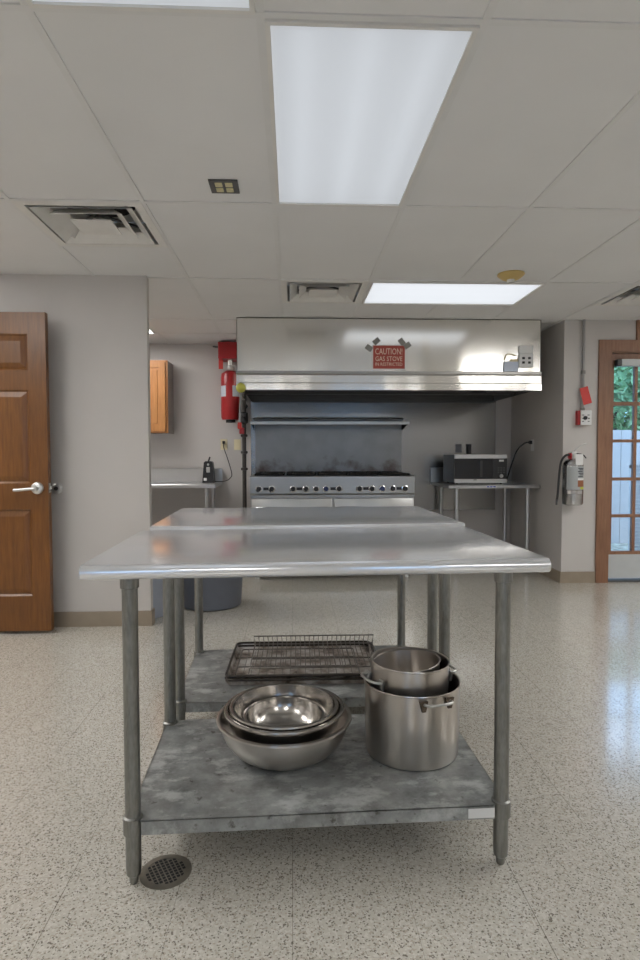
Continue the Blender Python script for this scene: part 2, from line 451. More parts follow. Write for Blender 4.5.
def vent(i, j, label):
    t = thing('ceiling_vent', label, 'air vent', (X0 + (i + .5) * G, Y0 + (j + .5) * G, H), 0, 'square air vents in the ceiling')
    o = G / 2 - .006; w = .042
    f = MB()
    for lo, hi in (((-o, -o), (-o + w, o)), ((o - w, -o), (o, o)), ((-o + w, -o), (o - w, -o + w)), ((-o + w, o - w), (o - w, o))):
        f.box((lo[0], lo[1], -.006), (hi[0], hi[1], .003))
    f.build('frame', 'vent', t)
    s = o - w
    bx = MB()
    bx.quad((-s - .02, -s - .02, .12), (-s - .02, s + .02, .12), (s + .02, s + .02, .12), (s + .02, -s - .02, .12))
    for k in range(4):
        R = Matrix.Rotation(k * PI / 2, 4, 'Z'); bx.box((-s - .0199, -s - .03, .004), (s + .0199, -s - .0201, .1199), R)
    bx.build('duct_box', 'vent', t)
    MB().lathe([(0, .118), (.19, .118), (.19, .113), (0, .113)], seg=40).build('duct_opening', 'dark', t)
    for k, (r0, r1) in enumerate(((.240, .185), (.172, .118))):
        m_ = MB(); z0, z1 = -.010, .032
        for q in range(4):
            R = Matrix.Rotation(q * PI / 2, 4, 'Z')
            P = [R @ Vector(p) for p in ((-r0, -r0, z0), (r0, -r0, z0), (r1, -r1, z1), (-r1, -r1, z1))]
            P2 = [p + Vector((0, 0, .003)) for p in P]
            m_.quad(*P[::-1]); m_.quad(*P2); m_.quad(P[0], P[1], P2[1], P2[0])
        m_.build('louver', 'vent', t)
    m_ = MB(); m_.prism([(-.10, -.10), (.10, -.10), (.10, .10), (-.10, .10)], 'z', -.012, -.008)
    m_.build('centre_plate', 'vent', t)
    m_ = MB()
    m_.box((-.24, -.008, .05), (.24, .008, .06), Matrix.Rotation(PI / 4, 4, 'Z')); m_.box((-.24, -.008, .05), (.24, .008, .06), Matrix.Rotation(-PI / 4, 4, 'Z'))
    m_.build('cross_brace', 'darkgrey', t)
vent(-2, 2, 'white square ceiling vent on the left, between door and large light panel')
vent(0, 4, 'white square ceiling vent right in front of the steel hood')
vent(4, 4, 'white square ceiling vent at the right edge, above the glazed door')

t = thing('smoke_detector', 'yellowed round detector on the ceiling beside the crosswise light panel', 'detector', (1.425, 3.925, H))
MB().lathe([(0, -.001), (.085, -.001), (.087, -.008), (.08, -.016), (.055, -.034), (.04, -.040), (0, -.040)]).build('body', 'cream', t, 40)
MB().lathe([(0, -.040), (.026, -.040), (.024, -.047), (.02, -.058), (0, -.060)], seg=20).build('sensor_tip', 'satin', t, 40)
t = thing('ceiling_sensor', 'small dark square unit with four yellowed cells set in a ceiling tile', 'sensor', (-.294, 2.705, H))
m_ = MB()
for lo, hi in (((-.062, -.062), (.062, -.045)), ((-.062, .045), (.062, .062)), ((-.062, -.045), (-.038, .045)), ((.038, -.045), (.062, .045)), ((-.006, -.045), (.006, .045)), ((-.038, -.006), (.038, .006))):
    m_.box((lo[0], lo[1], -.008), (hi[0], hi[1], -.001))
m_.build('frame', 'darkgrey', t)
for sx in (-1, 1):
    for sy in (-1, 1): MB().rbox((sx * .022 - .016, sy * .0255 - .0195, -.011), (sx * .022 + .016, sy * .0255 + .0195, -.0005), .003).build('cell', 'amber', t)

# ------------------------------------------------------------------ work tables
def worktable(label, leg, rot, W, D, u0, u1, v0, v1, ztop, zsh, tape=False):
    t = thing('work_table', label, 'table', (leg[0], leg[1], 0), rot, 'stainless steel work tables')
    # top with rolled front and rear rims, turned down sides
    R = .019
    prof = []
    for k in range(13):
        a = PI / 2 + PI * 1.25 * k / 12
        prof.append((v0 + R + R * math.cos(a), ztop - R + R * math.sin(a)))
    back = [(v1 - (p[0] - v0), p[1]) for p in prof]
    outer = prof[::-1] + back
    inner = [(v1 - .03, ztop - .004), (v0 + .03, ztop - .004)]
    poly = outer + [(v1 - .022, ztop - .032), (v1 - .03, ztop - .0035), (v0 + .03, ztop - .0035), (v0 + .022, ztop - .032)]
    m_ = MB(); m_.prism(poly, 'x', u0, u1)
    for s in (0, 1):
        x = u0 if s == 0 else u1 - .003
        m_.box((x, v0 + R, ztop - .036), (x + .003, v1 - R, ztop - .001))
    m_.build('tabletop', 'top', t, 35)
    # hat channels under the top
    for y in (0, D): MB().box((0, y - .025, ztop - .045), (W, y + .025, ztop - .006)).build('under_rail', 'leg', t)
    r = .0205; e = .021
    sh = MB()
    poly = [(.028, -e), (W - .028, -e), (W + .012, .02), (W + .012, D - .02), (W - .028, D + e), (.028, D + e), (-.012, D - .02), (-.012, .02)]
    sh.prism(poly, 'z', zsh - .003, zsh)
    sh.box((.026, -e, zsh - .037), (W - .026, -e + .003, zsh)); sh.box((.026, D + e - .003, zsh - .04), (W - .026, D + e, zsh))
    sh.box((-.012, .026, zsh - .04), (-.009, D - .026, zsh)); sh.box((W + .009, .026, zsh - .04), (W + .012, D - .026, zsh))
    so = sh.build('undershelf', 'shelf', t)
    if tape:
        lab(MB().rbox((W - .10, -e - .0015, zsh - .033), (W - .026, -e - .0002, zsh - .006), .0005, 1).build('tape_label', 'paper', so), 'blank white tape strip')
    for (lx, ly) in ((0, 0), (W, 0), (0, D), (W, D)):
        l = MB(); l.tube([(lx, ly, .045), (lx, ly, ztop - .03)], r, 20)
        lo = l.build('leg', 'leg', t, 40)
        MB().lathe([(r, 0), (.0245, .002), (.0245, .034), (r, .036)], (lx, ly, ztop - .075), 20).build('socket', 'leg', lo, 40)
        MB().lathe([(r, 0), (.026, .002), (.026, .046), (r, .05)], (lx, ly, zsh - .042), 20).build('collar', 'leg', lo, 40)
        MB().lathe([(0, 0), (.010, 0), (.012, .006), (.012, .020), (.019, .026), (.0205, .05), (0, .05)], (lx, ly, 0), 20).build('bullet_foot', 'leg', lo, 40)
    return t
A1 = .0287
T1 = worktable('nearest stainless steel work table, with bowls and pots on its lower shelf', (-.4285, 1.5908), A1, 1.0053, .5718, -.102, 1.1006, -.0844, .648, .869, .178, True)
T2 = worktable('second stainless steel work table, behind the nearest one, baking trays on its shelf', (-.445, 2.352), A1, 1.005, .60, -.09, 1.11, -.085, .725, .876, .178)
ZS = .1782
# ------------------------------------------------------------------ bowls
def bowl(label, c, z, rim, h, base, mat='potin'):
    pr = [(0, 0), (base, 0)]
    for k in range(1, 9):
        a = k / 8 * PI / 2; pr.append((base + (rim - .008 - base) * math.sin(a) ** .9, h * (1 - math.cos(a)) ** .92))
    pr += [(rim - .002, h + .001), (rim + .003, h), (rim + .004, h - .004), (rim + .001, h - .006)]
    inn = [(max(0, r - .0015), zz + .0015) for r, zz in pr[1:-4]]
    m_ = MB(); m_.lathe(pr[::-1] if 0 else pr, (0, 0, 0), 56)
    o = m_.build('mixing_bowl', mat, None, 35, (c[0], c[1], z))
    md = o.modifiers.new('thick', 'SOLIDIFY'); md.thickness = .0012; md.offset = 0
    return tag(o, label, 'bowl', 'nested steel mixing bowls')
bowl('largest steel mixing bowl, at the bottom of the nested set on the shelf', (-.030, 1.932), ZS + .001, .214, .120, .10, 'pot')
bowl('second largest steel mixing bowl, nested right inside the largest one', (-.030, 1.928), ZS + .026, .190, .125, .085)
bowl('third steel mixing bowl, its rim just inside the second largest bowl', (-.030, 1.928), ZS + .036, .172, .122, .07)
bowl('smallest shiny steel bowl, innermost of the nested mixing bowls', (-.030, 1.928), ZS + .052, .130, .075, .05)

# ------------------------------------------------------------------ pots
def pot(label, c, z, r, h, hand_ang, hz, tilt=None, hl=.035, taper=.97, hw=.045, bmat='satin'):
    t = thing('stock_pot', label, 'pot', (c[0], c[1], z), 0, 'steel pots on the shelf')
    pr = [(0, .001), (r * taper - .01, .001), (r * taper - .003, .004), (r * taper, .012), (r, h - .006), (r + .003, h - .003), (r + .002, h), (r - .003, h - .002), (r - .004, h - .01), (r * taper - .004, .014), (r * taper - .012, .005), (0, .005)]
    MB().lathe(pr, (0, 0, 0), 64).build('body', 'pot', t, 35)
    for a in hand_ang:
        m_ = MB(); m_.T = Matrix.Rotation(a, 4, 'Z')
        q = smooth_path([(r - .004, -hw, hz), (r + hl * .7, -hw * .9, hz + .004), (r + hl, -hw * .5, hz + .006), (r + hl, hw * .5, hz + .006), (r + hl * .7, hw * .9, hz + .004), (r - .004, hw, hz)], 4)
        m_.tube(q, .0045, 8); 
        ho = m_.build('handle', 'satin', t, 50)
        for s in (-1, 1):
            b_ = MB(); b_.T = Matrix.Rotation(a, 4, 'Z'); b_.prism([(s * hw - .014, hz + .010), (s * hw + .014, hz + .010), (s * hw + .006, hz - .022), (s * hw - .006, hz - .022)], 'x', r - .003, r + .004)
            b_.build('bracket', bmat, ho)
    if tilt: t.rotation_euler = tilt
    return t
pot('largest steel stock pot standing on the shelf of the nearest table', (.385, 1.925), ZS, .154, .236, (math.radians(-72), math.radians(108)), .214, None, .032, .97, .045, 'sootbracket')
pot('medium steel pot sitting inside the largest pot, handles on its rim', (.376, 1.93), .287, .126, .190, (math.radians(20), math.radians(200)), .140, (0, math.radians(1), 0), .034, .985)
o = MB().lathe([(0, 0), (.095, 0), (.103, .006), (.110, .085), (.114, .088), (.113, .091), (.108, .088), (.101, .008), (.094, .003), (0, .003)], seg=56).build('saucepan', 'pot', None, 35, (.374, 1.93, .382))
o.rotation_euler = (0, math.radians(-6), 0)
tag(o, 'smallest steel pan, tilted inside the medium pot', 'pan')

# ------------------------------------------------------------------ baking trays and racks
def tray(label, c, z, rz, W=.655, D=.455, h=.026):
    t = thing('baking_tray', label, 'baking tray', (c[0], c[1], z), rz, 'scorched baking trays on the rear shelf')
    m_ = MB(); w, d = W / 2, D / 2; s = .014
    m_.box((-w + s, -d + s, 0), (w - s, d - s, .002))
    for k in range(4):
        R = Matrix.Rotation(k * PI / 2, 4, 'Z'); a, b = (w, d) if k % 2 == 0 else (d, w)
        P = [R @ Vector(p) for p in ((-a, -b, h), (a, -b, h), (a - s, -b + s, .001), (-a + s, -b + s, .001))]
        m_.quad(*P); m_.quad(*[p + Vector((0, 0, .0015)) for p in P][::-1])
    m_.build('pan_base', 'pan', t)
    r = MB(); k = .03; pts = []
    for cx, cy, a0 in ((w - k, d - k, 0), (-w + k, d - k, 90), (-w + k, -d + k, 180), (w - k, -d + k, 270)):
        for q in range(5):
            a = math.radians(a0 + q * 22.5); pts.append((cx + k * math.cos(a), cy + k * math.sin(a), h))
    r.tube(pts, .0055, 8, closed=True); r.build('rolled_rim', 'panrim', t, 60)
    return t
tray('scorched baking tray at the bottom of the pair on the rear shelf', (.045, 2.716), ZS + .0005, -.012)
tray('scorched baking tray lying on top of another, wire racks inside it', (.047, 2.722), ZS + .0135, -.016)
def rack(label, c, z, rz, tilt, W, D, n, legs=.012):
    t = thing('wire_rack', label, 'wire rack', c + (z,), rz, 'wire racks in the baking tray'); t.rotation_euler = (tilt, 0, rz)
    w, d = W / 2, D / 2
    m_ = MB(); k = .015; pts = []
    for cx, cy, a0 in ((w - k, d - k, 0), (-w + k, d - k, 90), (-w + k, -d + k, 180), (w - k, -d + k, 270)):
        for q in range(4):
            a = math.radians(a0 + q * 30); pts.append((cx + k * math.cos(a), cy + k * math.sin(a), legs))
    m_.tube(pts, .0032, 8, closed=True)
    for y in (-d * .35, d * .35): m_.tube([(-w, y, legs - .003), (w, y, legs - .003)], .0025, 6)
    m_.build('frame', 'wire', t, 60)
    for q in range(n):
        x = -w + W * (q + 1) / (n + 1)
        MB().tube([(x, -d, legs + .003), (x, d, legs + .003)], .0015, 6).build('rod', 'wire', t, 60)
    for sx in (-1, 1):
        for sy in (-1, 1): MB().tube([(sx * (w - .03), sy * d, 0), (sx * (w - .03), sy * d, legs)], .0025, 6).build('foot', 'wire', t, 60)
    return t
rack('dark wire cooling rack lying low in the top baking tray', (.02, 2.70), ZS + .020, -.01, 0, .53, .34, 15)
t = thing('wire_rack', 'larger wire oven rack with a raised rear lip, lying over the baking tray', 'wire rack', (.098, 2.745, ZS + .044), -.010, 'wire racks in the baking tray')
w, d, lz = .285, .165, .036
m_ = MB(); m_.tube([(-w, d, .0), (-w, -d, .0), (w, -d, .0), (w, d, .0), (w + .008, d + .012, lz), (-w - .008, d + .012, lz)], .0036, 8, closed=True)
for y, z in ((d, 0), (-d * .25, -.002)): m_.tube([(-w, y, z), (w, y, z)], .0032, 8)
m_.build('frame', 'wire', t, 60)
for q in range(25):
    x = -w + 2 * w * (q + 1) / 26
    MB().tube([(x, -d, .003), (x, d, .003), (x * 1.025, d + .012, lz)], .0019, 6).build('rod', 'wire', t, 60)
for sx in (-1, 1):
    MB().tube([(sx * w, -d, 0), (sx * (w + .004), -d - .008, -.022)], .003, 6).build('foot', 'wire', t, 60)

# ------------------------------------------------------------------ floor drain
t = thing('floor_drain', 'round perforated floor drain beside the front left foot of the nearest table', 'drain', (-.352, 1.628, 0))
MB().lathe([(0, .0005), (.070, .0005), (.070, .002), (.053, .003), (.053, .0015), (0, .0015)], seg=40).build('ring', plain('worn_drain_metal', (.22, .20, .165), .5, .5, var=.2, nscale=20), t, 40)
m_ = MB()
for i in range(-4, 5):
    for j in range(-4, 5):
        if i * i + j * j <= 18: m_.box((i * .0118 - .0041, j * .0118 - .0041, .0016), (i * .0118 + .0041, j * .0118 + .0041, .0022), Matrix.Rotation(.5, 4, 'Z'))
m_.build('perforations', 'dark', t)

# ------------------------------------------------------------------ range hood
HX0, HX1, HY = -.474, 2.167, 5.22
t = thing('range_hood', 'wide stainless steel exhaust hood hanging under the ceiling above the range', 'hood', (HX0, HY, 1.70))
L = HX1 - HX0; D = 6.47 - HY
m_ = MB(); zt = H - 1.70 - .006
m_.box((0, 0, .155), (L, .004, zt)); m_.box((0, 0, .15), (.004, D, zt)); m_.box((L - .004, 0, .15), (L, D, zt)); m_.box((0, 0, zt - .004), (L, D, zt))
m_.build('canopy', 'hood', t)
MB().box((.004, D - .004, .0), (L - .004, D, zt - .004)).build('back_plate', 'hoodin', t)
MB().prism([(-.002, .165), (-.016, .160), (-.016, .140), (-.002, .125)], 'x', -.004, L + .004).build('front_ledge', steel('ledge_steel', (.40, .39, .37), .3, (1, 30, 30), .05), t)
m_ = MB(); m_.prism([(-.004, .128), (-.004, .065), (-.022, .055), (-.022, 0), (.05, 0), (.05, .012), (-.012, .012), (0, .065), (0, .128)], 'x', -.004, L + .004)
m_.box((-.004, -.01, 0), (0.0, D, .15)); m_.box((L, -.01, 0), (L + .004, D, .15)); m_.box((0, .05, 0), (.05, D, .012)); m_.box((L - .05, .05, 0), (L, D, .012))
m_.build('lower_lip', 'hood', t)
for k in range(5):
    w = (L - .1) / 5; f = MB(); x = .05 + k * w
    T_ = Matrix.Translation((x, D - .55, .05)) @ Matrix.Rotation(math.radians(38), 4, 'X')
    f.T = T_; f.box((0.01, 0, 0), (w - .01, .6, .01))
    for q in range(10): f.box((.02 + q * (w - .04) / 10, .02, -.012), (.02 + (q + .55) * (w - .04) / 10, .58, 0))
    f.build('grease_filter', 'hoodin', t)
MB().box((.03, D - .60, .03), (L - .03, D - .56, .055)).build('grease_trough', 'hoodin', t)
lab(MB().box((L - .42, D - .63, .045), (L - .28, D - .605, .075)).build('rating_plate', 'black', t), 'black rating plate')

# switch box, card and sign taped to the hood
t = thing('hood_switch_box', 'white switch box with four black rocker buttons on the right of the hood', 'switch box', (2.03, HY, 1.90))
MB().rbox((-.062, -.02, .118), (.062, -.0005, .188), .004).build('blank_cover', 'paper', t)
MB().rbox((-.062, -.028, .0), (.062, -.0005, .114), .004).build('switch_plate', 'white', t)
for sx in (-1, 1):
    for sz in (0, 1): MB().rbox((sx * .026 - .012, -.032, .04 + sz * .038 - .010), (sx * .026 + .012, -.027, .04 + sz * .038 + .010), .003).build('rocker', 'black', t)
t = thing('note_card', 'small pale blue card propped on the hood ledge next to the switch box', 'card', (1.905, HY - .010, 1.865))
MB().box((-.068, -.002, 0), (.062, -.0005, .088)).build('card', 'cardpaper', t)
m_ = MB(); m_.tube(smooth_path([(-.06, -.001, .10), (-.045, -.001, .145), (0, -.001, .15), (.04, -.001, .135)], 4), .004, 6); m_.box((-.01, -.004, .085), (.055, -.001, .105), Matrix.Translation((0, 0, .0)) )
m_.build('clip', 'ivory', t)
t = thing('caution_sign', 'red caution sheet taped to the front of the steel hood', 'sign', (.832, HY - .001, 1.88))
MB().box((-.145, -.0015, -.003), (.145, -.0002, .210)).build('white_backing', 'paper', t)
MB().box((-.136, -.0025, .005), (.139, -.0016, .203)).build('red_sheet', 'signred', t)
text('lettering', 'CAUTION!', .075, 'signtext', t, Matrix.Translation((.0, -.003, .150)) @ FRONT, width=.235)
text('lettering', 'GAS STOVE', .058, 'signtext', t, Matrix.Translation((.0, -.003, .088)) @ FRONT, width=.235)
text('lettering', 'IN RESTRICTED', .040, 'signtext', t, Matrix.Translation((.0, -.003, .042)) @ FRONT, width=.235)
for x, z, r in ((-.172, .182, .6), (-.108, .240, -.7), (.112, .236, .9), (.160, .205, -.6)):
    m_ = MB(); m_.box((-.030, -.004, -.022), (.030, -.003, .022), Matrix.Translation((x, 0, z)) @ Matrix.Rotation(r, 4, 'Y')); m_.build('tape_piece', 'tapegrey', t)
# backsplash panel under the hood
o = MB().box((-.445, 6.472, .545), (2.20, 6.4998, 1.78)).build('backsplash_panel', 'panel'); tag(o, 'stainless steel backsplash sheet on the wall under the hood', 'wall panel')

# ------------------------------------------------------------------ gas range
RX0, RX1, RY = -.389, 1.122, 5.50; RW = RX1 - RX0
t = thing('gas_range', 'wide stainless steel commercial gas range under the hood', 'stove', (RX0, RY, 0))
m_ = MB(); m_.box((.005, .03, .14), (RW - .005, .88, .93)); m_.build('body', 'range', t)
m_ = MB(); m_.prism([(.0, .90), (.0, .945), (.012, .953), (.88, .953), (.88, .93), (.03, .93), (.03, .90)], 'x', 0, RW); m_.build('cooktop', 'range', t)
m_ = MB(); m_.prism([(.014, .90), (.014, .79), (.0, .775), (.0, .762), (.035, .762), (.035, .90)], 'x', 0, RW); m_.build('control_panel', 'range', t)
def rx(px): return (px - 250.3) / 165. * RW
for p, blue in ((259, 0), (272, 0), (293, 0), (306, 0), (316, 0), (326, 1), (339, 0), (359.5, 0), (372, 0), (382.5, 1), (393, 0), (405.5, 0)):
    k = MB(); k.lathe([(0, .036), (.018, .036), (.022, .030), (.023, .006), (.0, .006)], (rx(p), .014, .832), 20, mat=Matrix.Rotation(PI / 2, 4, 'X')); k.box((rx(p) - .003, -.026, .815), (rx(p) + .003, -.021, .849))
    ko = k.build('knob', 'knobblue' if blue else 'knob', t, 40)
    if blue: lab(ko, 'blue knob')
    MB().lathe([(.023, .008), (.031, .006), (.033, .001), (.023, .0005)], (rx(p), .014, .832), 24, mat=Matrix.Rotation(PI / 2, 4, 'X')).build('bezel', 'chrome', ko, 40)
for p in (266, 299.5, 333, 366, 399.5): MB().box((rx(p) - .024, .009, .820), (rx(p) + .024, .0135, .846)).build('dial_plate', 'black', t)
for k in range(5):
    w = (RW - .06) / 5; x = .03 + k * w; m_ = MB()
    for q in range(6): m_.box((x + .008 + q * (w - .03) / 5, .06, .954), (x + .022 + q * (w - .03) / 5, .74, .970))
    for y in (.06, .39, .727): m_.box((x + .008, y, .954), (x + w - .008, y + .014, .972))
    for y in (.22, .57): m_.lathe([(0, .974), (.05, .974), (.06, .965), (.06, .954)], (x + w / 2, y, 0), 20)
    m_.build('burner_grate', 'rangedark', t)
m_ = MB(); m_.prism([(.80, .953), (.80, 1.52), (.835, 1.535), (.88, 1.535), (.88, .953)], 'x', .0, RW + .02); m_.build('back_riser', 'riser', t, loc=(0, 0, 0))
m_ = MB(); m_.prism([(.50, 1.445), (.50, 1.472), (.505, 1.475), (.80, 1.475), (.80, 1.468), (.508, 1.468), (.508, 1.445)], 'x', -.03, RW + .045)
m_.build('high_shelf', 'range', t)
MB().tube([(-.02, .77, 1.512), (RW + .03, .77, 1.512)], .012, 10).build('shelf_rail', 'range', t, 50)
for x in (-.015, RW + .02): MB().prism([(.51, 1.444), (.80, 1.468), (.80, 1.40)], 'x', x, x + .008).build('shelf_bracket', 'rangedark', t)
for k in range(2):
    x0 = .012 + k * (RW / 2); x1 = x0 + RW / 2 - .02
    d = MB().rbox((x0, .002, .20), (x1, .03, .745), .006).build('oven_door', 'range', t, 40)
    MB().tube([(x0 + .05, .002, .665), (x0 + .05, -.035, .665), (x1 - .05, -.035, .665), (x1 - .05, .002, .665)], .011, 10).build('door_handle', 'chrome', d, 50)
MB().box((.01, .01, .12), (RW - .01, .03, .19)).build('kick_panel', 'range', t)
for x in (.06, RW - .06):
    for y in (.08, .80): MB().lathe([(0, 0), (.025, 0), (.022, .01), (.02, .02), (.03, .03), (.032, .14), (0, .14)], (x, y, 0), 16).build('leg', 'range', t, 40)

# ------------------------------------------------------------------ gas pipe and rod
t = thing('gas_pipe', 'dark vertical gas pipe with couplings at the left end of the range', 'pipe', (-.494, 6.2, 0))
m_ = MB(); m_.tube([(0, 0, 0), (0, 0, 1.70)], .021, 14); m_.tube([(0, 0, 1.66), (.0, .27, 1.66)], .021, 14); m_.build('pipe', 'pipe', t, 50)
for z in (.02, 1.0, 1.17, 1.34): MB().lathe([(.021, -.014), (.034, -.012), (.036, 0), (.034, .012), (.021, .014)], (0, 0, z), 14).build('coupling', 'pipe', t, 40)
m_ = MB(); m_.lathe([(.021, -.06), (.04, -.05), (.043, 0), (.04, .05), (.021, .06)], (0, 0, 1.52), 14); m_.tube([(0, -.03, 1.52), (-.01, -.075, 1.52)], .015, 10); m_.build('shutoff_valve', 'black', t, 40)
lab(MB().rbox((-.045, -.05, 1.355), (.005, -.03, 1.42), .008).build('valve_lever', 'red', t), 'red valve lever')
t = thing('hanging_rod', 'thin grey rod with yellow-green ball top and red tip hanging off the hood corner', 'rod', (-.437, 5.172, 1.712))
MB().lathe([(0, -.042)] + [(.042 * math.cos(a), .042 * math.sin(a)) for a in [math.radians(q) for q in range(-75, 90, 15)]] + [(0, .042)], seg=20).build('ball', 'yellow', t, 60)
MB().tube([(0, 0, -.03), (-.012, .0, -.30)], .009, 10).build('shaft', 'greyrod', t, 50)
MB().rbox((-.030, -.012, -.35), (.004, .012, -.29), .011).build('tip', 'redcloth', t, 50)

# ------------------------------------------------------------------ fire suppression cylinder
t = thing('fire_suppression_tank', 'tall red fire suppression cylinder on the wall left of the hood', 'fire equipment', (-.645, 6.5, 1.50))
MB().rbox((-.115, -.24, .63), (.085, -.003, .80), .008).build('actuator_box', 'red', t)
m_ = MB(); m_.lathe([(0, .03), (.04, .0), (.05, .0), (.05, .03)], (0, -.15, -.02), 20); m_.build('drain_cap', 'black', t, 40)
m_ = MB(); m_.lathe([(0, .01), (.085, .01), (.097, .03), (.098, .44), (.09, .485), (.06, .51), (.035, .515), (0, .515)], (0, -.15, 0), 36); c_ = m_.build('cylinder', 'red', t, 40)
MB().lathe([(.0985, .245), (.0995, .245), (.0995, .355), (.0985, .355)], (0, -.15, 0), 30, math.radians(-165), math.radians(-15)).build('label_band', 'silverlab', c_, 40)
MB().lathe([(.1, .240), (.1005, .240), (.1005, .36), (.1, .36)], (0, -.15, 0), 12, math.radians(-112), math.radians(-72)).build('label_stripe', 'red', c_, 40)
m_ = MB(); m_.lathe([(.03, .515), (.034, .52), (.034, .56), (.025, .57), (.025, .635)], (.0, -.15, 0), 18); m_.tube([(0, -.15, .57), (.05, -.15, .57)], .014, 10); m_.build('valve', 'satin', t, 40)
MB().box((-.115, -.185, .53), (-.07, -.182, .645)).build('tag', 'redcloth', t)
m_ = MB(); m_.tube(smooth_path([(-.11, -.1, .77), (-.16, -.08, .775), (-.18, -.02, .79), (-.19, -.004, .79)], 4), .008, 8); m_.build('conduit', 'darkgrey', t, 50)
MB().box((-.07, -.06, .08), (.07, -.001, .14)).build('wall_bracket', 'darkgrey', t)

# ------------------------------------------------------------------ outlets
def plate(name, label, loc, rz=0, kind='outlet', mat='ivory', group=None):
    t = thing(name, label, kind, loc, rz, group)
    MB().rbox((-.036, -.007, -.057), (.036, -.0005, .057), .003).build('cover_plate', mat, t)
    if name == 'wall_outlet':
        for z in (-.025, .025): MB().rbox((-.017, -.0095, z - .015), (.017, -.006, z + .015), .003).build('socket', mat, t)
    else: MB().box((-.006, -.016, -.012), (.006, -.006, .012)).build('toggle', mat, t)
    return t
plate('wall_outlet', 'ivory wall outlet with a black plug above the side table', (-.733, 6.5, 1.255))
plate('light_switch', 'ivory switch plate between the outlet and the gas pipe', (-.590, 6.5, 1.253), kind='light switch')
plate('wall_outlet', 'outlet on the right side wall, microwave cord plugged in', (WRX, 5.90, 1.235), PI / 2 * -1, mat='white')

# ------------------------------------------------------------------ side table in the recess
t = thing('side_table', 'steel table with raised backsplash in the recess under the oak cabinet', 'table', (-.75, 5.87, 0))
m_ = MB(); m_.prism([(0, .825), (0, .855), (.008, .862), (.58, .862), (.58, 1.0), (.60, 1.005), (.60, .83), (.56, .83), (.56, .855), (.01, .855), (.008, .825)], 'x', -1.8, 0.)
m_.box((-.004, .005, .828), (0, .58, .858)); m_.build('tabletop', 'frontsteel', t)
for x in (-.09, -1.7):
    for y in (.06, .54):
        l = MB().tube([(x, y, .03), (x, y, .84)], .02, 16).build('leg', 'frontsteel', t, 40)
        MB().lathe([(0, 0), (.012, 0), (.014, .02), (.02, .03), (0, .03)], (x, y, 0), 12).build('foot', 'leg', l, 40)
MB().box((-1.7, .03, .25), (-.09, .57, .27)).build('undershelf', 'shelf', t)
t = thing('can_opener', 'black upright electric can opener standing at the end of the side table', 'appliance', (-.852, 6.18, .8622))
m_ = MB(); m_.prism([(-.060, 0), (.060, 0), (.044, .205), (.030, .218), (-.030, .218), (-.044, .205)], 'y', -.05, .05)
m_.build('body', 'black', t)
MB().rbox((-.018, -.058, .105), (.018, -.048, .160), .004).build('front_plate', 'satin', t)
MB().lathe([(0, .012), (.010, .012), (.012, 0)], (0, -.05, .185), 14, mat=Matrix.Rotation(PI / 2, 4, 'X')).build('cutter', 'satin', t, 40)
MB().box((-.045, -.054, .022), (-.015, -.05, .05)).build('badge', 'paper', t)
MB().tube([(-.005, 0, .21), (.012, 0, .262)], .008, 8).build('lever', 'black', t, 40)
o = MB().tube(smooth_path([(-.733, 6.46, 1.268), (-.728, 6.44, 1.22), (-.69, 6.43, 1.11), (-.645, 6.42, .95), (-.66, 6.40, .90), (-.70, 6.36, .873), (-.76, 6.25, .870), (-.80, 6.20, .874)], 6), .0045, 8).build('power_cord', 'black', t, 60, -t.location)
o = MB().rbox((-.747, 6.463, 1.262), (-.720, 6.4895, 1.292), .004).build('power_plug', 'black', t, None, -t.location)

# wall cabinet
t = thing('wall_cabinet', 'honey oak wall cabinet hanging in the recess on the left', 'cabinet', (-1.262, 6.205, 1.366))
CW, CH = 1.15, .735
MB().box((-CW, .02, 0), (0, .294, CH)).build('carcass', 'oakside', t)
MB().box((-CW, .004, 0), (.001, .02, CH)).build('face_frame', 'oak', t)
for x0, x1 in ((-.565, -.022), (-1.13, -.585)):
    d = MB()
    z0, z1 = .018, CH - .018; s = .058
    d.box((x0, -.016, z0), (x0 + s, .004, z1)); d.box((x1 - s, -.016, z0), (x1, .004, z1)); d.box((x0 + s, -.016, z0), (x1 - s, .004, z0 + s)); d.box((x0 + s, -.016, z1 - s), (x1 - s, .004, z1))
    d.box((x0 + s, -.008, z0 + s), (x1 - s, .002, z1 - s)); d.rbox((x0 + s + .02, -.014, z0 + s + .02), (x1 - s - .02, -.006, z1 - s - .02), .004)
    d.build('cabinet_door', 'oak', t)

# ------------------------------------------------------------------ microwave table
t = thing('microwave_table', 'steel table in the right corner carrying the microwave', 'table', (1.485, 5.68, 0))
MW, MD, MZ = .885, .775, .852
m_ = MB(); m_.prism([(0, MZ - .032), (0, MZ - .006), (.006, MZ), (MD - .015, MZ), (MD - .015, MZ + .15), (MD, MZ + .15), (MD, MZ - .03), (MD - .02, MZ - .03), (MD - .02, MZ - .006), (.008, MZ - .006), (.006, MZ - .032)], 'x', 0, MW)
for x in (0, MW - .003): m_.box((x, .006, MZ - .032), (x + .003, MD - .02, MZ - .002))
tt = m_.build('tabletop', 'frontsteel', t)
lab(MB().box((.36, -.0012, MZ - .026), (.46, -.0002, MZ - .008)).build('sticker', 'paper', tt), 'white sticker with blue print')
for q in range(3): MB().box((.366 + q * .031, -.0018, MZ - .023), (.390 + q * .031, -.0012, MZ - .011)).build('print', 'blueink', tt)
for x in (.09, MW - .10):
    for y in (.06, MD - .10):
        l = MB().tube([(x, y, .04), (x, y, MZ - .01)], .0205, 16).build('leg', 'frontsteel', t, 40)
        MB().lathe([(0, 0), (.012, 0), (.014, .02), (.0205, .04), (0, .04)], (x, y, 0), 12).build('foot', 'leg', l, 40)
t = thing('microwave_oven', 'silver and black microwave oven on the steel table in the right corner', 'microwave', (1.570, 5.80, MZ))
